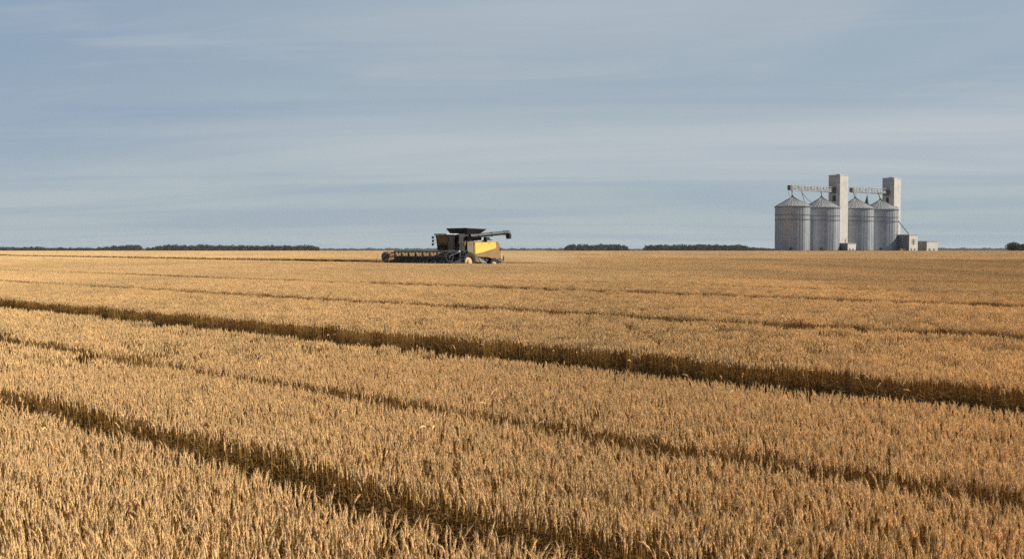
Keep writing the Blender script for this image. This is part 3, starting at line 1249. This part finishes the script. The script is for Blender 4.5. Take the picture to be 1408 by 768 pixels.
# slanting belt guards between the wheels
mb = MB()
mb.prism([(-1.65, 1.42), (-1.95, 1.36), (-3.0, .82), (-2.3, .80), (-2.0, .95)], 1.40, 1.46)
mb.build('belt_guard', M['palegrey'], root)
mb = MB()
mb.prism([(-4.1, 1.42), (-4.3, 1.40), (-5.6, .92), (-5.5, .84)], 1.25, 1.40)
mb.build('straw_guard', M['palegrey'], root)
mb = MB()
mb.box(-3.3, -1.3, .6, 1.3, .95, 1.4, bev=.05)
for k in range(3):
    mb.lathe([(.22, 1.3), (.22, 1.38)], 16, axis='Y', c=(-1.9 - k * .55, 0, 1.15))
mb.build('lower_drive', M['body'], root)

# grain tank with flared extensions
mb = MB()
x1, x0, yy = .15, -2.65, 1.62
zb_, zt_ = 3.93, 4.52
iv = .42
out_ = [(x1, -yy, zt_), (x1, yy, zt_), (x0, yy, zt_ - .06), (x0, -yy, zt_ - .06)]
inn = [(x1 - iv * .7, -yy + iv, zb_), (x1 - iv * .7, yy - iv, zb_), (x0 + iv * 1.6, yy - iv, zb_), (x0 + iv * 1.6, -yy + iv, zb_)]
for i in range(4):
    j = (i + 1) % 4
    a_, b_, c_, d_ = Vector(inn[i]), Vector(inn[j]), Vector(out_[j]), Vector(out_[i])
    nrm = ((b_ - a_).cross(d_ - a_)).normalized() * .05
    mb.hexa([a_, b_, b_ + nrm, a_ + nrm, d_, c_, c_ + nrm, d_ + nrm])
    mb.tube([d_, c_], .05, 6)
    for q in (.25, .5, .75):
        e0, e1 = a_.lerp(b_, q), d_.lerp(c_, q)
        mb.tube([e0 - nrm * .7, e1 - nrm * .7], .03, 4)
gtk = mb.build('grain_tank', M['tank'], root)
mb = MB()
mb.box(-1.9, -.2, -1.05, 1.05, 3.97, 4.2, bev=.08)
tag(mb.build('grain_heap', M['straw'], gtk), 'heap of harvested grain inside the tank')
# cab
mb = MB()
mb.box(.55, 2.05, -.92, .92, 1.95, 2.2, bev=.04)                  # floor
mb.box(.5, .62, -.92, .92, 2.2, 3.75)                             # back wall
for sy in (-1, 1):
    mb.tube([(2.02, .88 * sy, 2.2), (2.28, .88 * sy, 3.78)], .05, 6)
    mb.tube([(1.35, .90 * sy, 2.2), (1.35, .90 * sy, 3.78)], .045, 6)
    mb.tube([(.6, .90 * sy, 2.2), (.6, .90 * sy, 3.78)], .06, 6)
mb.box(1.95, 2.15, -.92, .92, 2.13, 2.24)
cab = mb.build('cab', M['body'], root)
mb = MB()
mb.hexa([(2.0, -.84, 2.24), (2.03, -.84, 2.24), (2.03, .84, 2.24), (2.0, .84, 2.24), (2.22, -.84, 3.76), (2.25, -.84, 3.76), (2.25, .84, 3.76), (2.22, .84, 3.76)])
mb.build('windscreen', M['glass'], cab)
for sy in (-1, 1):
    mb = MB()
    y0, y1 = (.87, .89) if sy > 0 else (-.89, -.87)
    mb.prism([(1.38, 2.24), (1.96, 2.24), (2.2, 3.74), (1.38, 3.74)], y0, y1)
    mb.build('side_window', M['glass'], cab)
    mb = MB()
    mb.prism([(.66, 2.24), (1.32, 2.24), (1.32, 3.74), (.66, 3.74)], y0, y1)
    d_ = mb.build('cab_door', M['grey'], cab)
    mb = MB()
    mb.box(.75, 1.22, y1 if sy > 0 else y0 - .02, y1 + .02 if sy > 0 else y0, 2.6, 3.6)
    mb.build('door_glass', M['glass'], d_)
mb = MB()
mb.box(1.0, 1.4, -.3, .3, 2.2, 2.75, bev=.06)
mb.box(.85, 1.05, -.3, .3, 2.6, 3.35, bev=.06)
mb.build('driver_seat', M['rubber'], cab)
mb = MB()
mb.tube([(1.5, 0, 2.2), (1.75, 0, 2.85)], .05, 8)
mb.lathe([(.17, -.015), (.2, 0), (.17, .015)], 18, c=(1.75, 0, 2.88))
mb.build('steering_wheel', M['rubber'], cab)
mb = MB()
mb.box(.4, 2.5, -1.02, 1.02, 3.78, 3.95, bev=.06)
rf = mb.build('cab_roof', M['palegrey'], cab)
for y in (-.8, -.45, .45, .8):
    mb = MB()
    mb.box(2.49, 2.56, y - .11, y + .11, 3.79, 3.89, bev=.02)
    mb.build('work_light', M['cream'], rf)
for (y, z) in ((-1.28, 3.55), (-1.25, 3.18), (-1.3, 2.82)):
    mb = MB()
    mb.tube([(2.3, -.95, z + .1), (2.4, y + .1, z + .1), (2.4, y, z)], .025, 5)
    mb.box(2.36, 2.44, y - .14, y + .14, z - .13, z + .12, bev=.02)
    mb.build('mirror', M['body'], cab)
mb = MB()
mb.tube([(2.3, .95, 3.6), (2.45, 1.35, 3.5)], .025, 5)
mb.box(2.40, 2.47, 1.3, 1.5, 3.1, 3.6, bev=.02)
mb.build('mirror', M['body'], cab)
# ladder, platform and railing on our side
mb = MB()
mb.box(.2, 1.9, .95, 1.75, 2.08, 2.16)
for k in range(5):
    mb.box(1.0 + k * .02, 1.55, 1.76 + k * .06, 1.9 + k * .06, .65 + k * .3, .70 + k * .3)
for xx in (1.0, 1.55):
    mb.tube([(xx, 1.78, .6), (xx, 1.98, 2.1)], .03, 6)
    mb.tube([(xx, 1.74, 2.1), (xx, 1.74, 3.0), (xx - .4, 1.74, 3.05)], .025, 6)
mb.tube([(.2, 1.74, 2.12), (.2, 1.74, 3.05), (.6, 1.74, 3.05)], .025, 6)
mb.build('access_ladder', M['grey'], root)
mb = MB()
mb.hexa([(.1, 1.32, 2.7), (.34, 1.32, 2.75), (.34, 1.36, 2.75), (.1, 1.36, 2.7), (-.06, 1.32, 3.2), (.12, 1.32, 3.3), (.12, 1.36, 3.3), (-.06, 1.36, 3.2)])
mb.build('warning_plate', M['beacon'], root)
mb = MB()
mb.lathe([(.0, 0), (.13, .02), (.15, .12), (.09, .26), (.02, .3)], 14, c=(-3.45, 1.2, 3.22))
mb.build('beacon', M['body'], root)
mb = MB()
mb.tube([(-2.7, -.8, 3.4), (-2.7, -.8, 4.1), (-2.85, -.8, 4.25)], .09, 10)
mb.build('exhaust_pipe', M['grey'], root)
# unloading auger folded back
mb = MB()
mb.tube([(-.3, 1.35, 3.35), (-.4, 1.62, 3.72), (-1.1, 1.72, 3.74)], [.28, .26, .24], 16)
mb.tube([(-1.1, 1.72, 3.74), (-5.6, 1.72, 4.12)], .21, 16)
for xx in (-1.3, -3.3, -5.2):
    mb.tube([(xx, 1.72, 3.74 + (-1.1 - xx) * .0844), (xx - .1, 1.72, 3.75 + (-1.1 - xx) * .0844)], .25, 16)
ua = mb.build('unloading_auger', M['grey'], root)
mb = MB()
mb.tube([(-5.55, 1.72, 4.12), (-5.85, 1.72, 4.10), (-6.0, 1.72, 3.85), (-6.02, 1.72, 3.45)], [.24, .32, .33, .28], 14)
mb.build('spout', M['grey'], ua)
mb = MB()
mb.box(-3.1, -2.6, 1.3, 1.75, 3.25, 3.62)
mb.build('auger_rest', M['body'], root)


def wheel(x, y, r, w, rim_r, name_lugs):
    mb = MB()
    sy = 1 if y > 0 else -1
    prof = [(rim_r, -w / 2), (r * .86, -w / 2 - .02), (r * .97, -w * .36), (r, -w * .2), (r, w * .2), (r * .97, w * .36), (r * .86, w / 2 + .02), (rim_r, w / 2)]
    mb.lathe(prof, 40, axis='Y', c=(0, 0, 0), closed=True)
    for k in range(name_lugs):
        a = 2 * math.pi * k / name_lugs
        for side in (-1, 1):
            a2 = a + (0 if side < 0 else math.pi / name_lugs)
            p0 = Vector((math.cos(a2) * (r + .01), side * w * .02, math.sin(a2) * (r + .01)))
            a3 = a2 + .16
            p1 = Vector((math.cos(a3) * (r - .01), side * w * .47, math.sin(a3) * (r - .01)))
            mb.tube([p0, p1], .05 * r, 4)
    o = bpy.data.objects.new('wheel', None)
    COL.objects.link(o)
    o.parent = root
    o.location = (x, y, r - .02)
    ty = mb.build('tyre', M['rubber'], o)
    mb = MB()
    mb.lathe([(rim_r, -w * .42), (rim_r + .02, -w * .42), (rim_r + .02, w * .42), (rim_r, w * .42)], 32, axis='Y', closed=True)
    h = sy * w * .22
    mb.lathe([(rim_r, h - .02), (rim_r * .8, h + sy * .05), (.2, h + sy * .08), (.2, h + sy * .2), (.1, h + sy * .22)], 32, axis='Y')
    for k in range(8):
        a = k * math.pi / 4
        mb.lathe([(.03, h + sy * .08), (.03, h + sy * .14)], 8, axis='Y', c=(.28 * math.cos(a), 0, .28 * math.sin(a)))
    mb.build('rim', M['rim'], o)


for sy in (-1, 1):
    wheel(0, 1.55 * sy, .98, .72, .62, 20)
    wheel(-3.95, 1.38 * sy, .68, .5, .38, 16)
mb = MB()
mb.tube([(0, -1.3, .96), (0, 1.3, .96)], .16, 10)
mb.build('axle', M['body'], root)
mb = MB()
mb.tube([(-3.95, -1.15, .66), (-3.95, 1.15, .66)], .12, 10)
mb.build('axle', M['body'], root)
# feeder house
mb = MB()
mb.hexa([(1.2, -.72, 1.15), (4.1, -.72, .45), (4.1, .72, .45), (1.2, .72, 1.15), (1.3, -.72, 2.0), (4.1, -.72, 1.25), (4.1, .72, 1.25), (1.3, .72, 2.0)])
mb.tube([(1.6, -.5, .95), (3.6, -.5, .4)], .08, 8)
mb.tube([(1.6, .5, .95), (3.6, .5, .4)], .08, 8)
mb.build('feeder_house', M['body'], root)
# header
HWD = 5.25
mb = MB()
mb.prism([(4.1, .35), (4.1, 1.42), (4.2, 1.42), (4.28, .55), (5.0, .32), (6.0, .26), (6.0, .2), (4.9, .22)], -HWD, HWD)
mb.box(4.0, 4.22, -HWD, HWD, 1.40, 1.52)
nb = 9
for i in range(nb + 1):
    y = -HWD + 2 * HWD * i / nb
    mb.box(4.04, 4.18, y - .07, y + .07, 1.5, 1.96)
hd = mb.build('header', M['body'], root)
hd.location = (0, -.35, 0)
mb = MB()
mb.box(4.0, 4.26, -HWD, HWD, 1.97, 2.17, bev=.03)
mb.build('top_beam', M['shed_roof'], hd)
mb = MB()
mb.tube([(4.75, -HWD + .1, .78), (4.75, HWD - .1, .78)], .17, 12)
ph = 0.0
prev = None
for i in range(241):
    y = -HWD + .15 + (2 * HWD - .3) * i / 240
    a = i * .42 * (1 if y < 0 else -1)
    q = Vector((4.75 + .3 * math.cos(a), y, .78 + .3 * math.sin(a)))
    if prev is not None:
        mb.tube([prev, q], .022, 4, caps=False)
    prev = q
mb.build('intake_auger', M['grey'], hd)
# reel
RZ, RX, RR2 = 1.52, 5.45, .50
mb = MB()
mb.tube([(RX, -HWD + .15, RZ), (RX, HWD - .15, RZ)], .07, 10)
for k in range(6):
    a = k * math.pi / 3 + .3
    x, z = RX + RR2 * math.cos(a), RZ + RR2 * math.sin(a)
    mb.tube([(x, -HWD + .15, z), (x, HWD - .15, z)], .028, 6)
    for j in range(60):
        y = -HWD + .3 + j * (2 * HWD - .6) / 59
        mb.tube([(x, y, z), (x - .06, y, z - .24)], .009, 3, caps=False)
for i in range(nb + 1):
    y = -HWD + .15 + (2 * HWD - .3) * i / nb
    for k in range(6):
        a = k * math.pi / 3 + .3
        mb.tube([(RX, y, RZ), (RX + RR2 * math.cos(a), y, RZ + RR2 * math.sin(a))], .025, 5)
        a2 = (k + 1) * math.pi / 3 + .3
        mb.tube([(RX + RR2 * .96 * math.cos(a), y, RZ + RR2 * .96 * math.sin(a)), (RX + RR2 * .96 * math.cos(a2), y, RZ + RR2 * .96 * math.sin(a2))], .022, 5)
reel = mb.build('reel', M['body'], hd)
for sy in (-1, 1):
    mb = MB()
    y = sy * (HWD - .05)
    mb.lathe([(RR2 * .86, -.03), (RR2 + .02, -.03), (RR2 + .02, .03), (RR2 * .86, .03)], 28, axis='Y', c=(RX, y, RZ), closed=True)
    mb.lathe([(RR2 * (.8 if sy < 0 else .25), -.02), (RR2 * (.8 if sy < 0 else .25), .02)], 20, axis='Y', c=(RX, y, RZ))
    mb.build('reel_end', M['body'], reel)
    mb = MB()
    y0, y1 = sorted((sy * HWD, sy * (HWD + .1)))
    mb.prism([(4.0, .3), (4.0, 1.3), (4.6, 1.15), (5.6, .85), (6.7, .5), (7.0, .3), (6.4, .18), (4.8, .2)], y0, y1)
    mb.tube([(6.2, sy * (HWD + .05), .5), (6.6, sy * (HWD + .1), 1.0), (6.3, sy * (HWD + .2), 1.5)], .03, 6)
    mb.build('crop_divider', M['body'], hd)
    mb = MB()
    mb.tube([(4.1, sy * (HWD - .02), 2.0), (RX, sy * (HWD - .02), RZ + .1), (RX + .15, sy * (HWD - .02), RZ - .05)], .06, 6)
    mb.build('reel_arm', M['body'], hd)
mb = MB()
for j in range(120):
    y = -HWD + .05 + j * (2 * HWD - .1) / 119
    mb.hexa([(6.0, y - .02, .2), (6.14, y - .006, .22), (6.14, y + .006, .22), (6.0, y + .02, .2), (6.0, y - .02, .25), (6.14, y - .006, .235), (6.14, y + .006, .235), (6.0, y + .02, .25)])
mb.build('cutter_bar', M['palegrey'], hd)

# dust behind the machine
vmd = bpy.data.materials.new('straw dust')
vmd.use_nodes = True
t_ = vmd.node_tree
t_.nodes.clear()
oo = t_.nodes.new('ShaderNodeOutputMaterial')
pv = t_.nodes.new('ShaderNodeVolumePrincipled')
pv.inputs['Color'].default_value = (1.0, .74, .44, 1)
pv.inputs['Density'].default_value = 0.055
pv.inputs['Anisotropy'].default_value = 0.1
t_.links.new(pv.outputs[0], oo.inputs['Volume'])
mb = MB()
bmesh.ops.create_icosphere(mb.bm, subdivisions=4, radius=1.0)
for v_ in mb.bm.verts:
    c = v_.co
    k = 1 + .16 * math.sin(c.x * 5 + 1) * math.sin(c.y * 4) + .1 * math.sin(c.z * 7 + c.x * 3)
    v_.co = Vector((c.x * 5.2 * k, c.y * 6 * k, max(c.z, -.75) * 1.05 * k * (1.1 - .35 * c.x)))
o = mb.build('dust', vmd, None, True)
o.location = (px(736, 112), 113.5, float(terr(112)) + 1.0)
tag(o, 'pale straw dust drifting over the wheat behind the combine', 'dust', kind='stuff')

# haze
vh = bpy.data.materials.new('haze')
vh.use_nodes = True
t_ = vh.node_tree
t_.nodes.clear()
oo = t_.nodes.new('ShaderNodeOutputMaterial')
pv = t_.nodes.new('ShaderNodeVolumePrincipled')
pv.inputs['Color'].default_value = (.80, .90, 1.0, 1)
pv.inputs['Density'].default_value = 0.00005
t_.links.new(pv.outputs[0], oo.inputs['Volume'])
mb = MB()
mb.box(-7100, 7100, -90, 7100, -1.1, 48)
o = mb.build('haze', vh)
tag(o, 'thin pale blue haze lying over the distance', 'haze', kind='stuff')
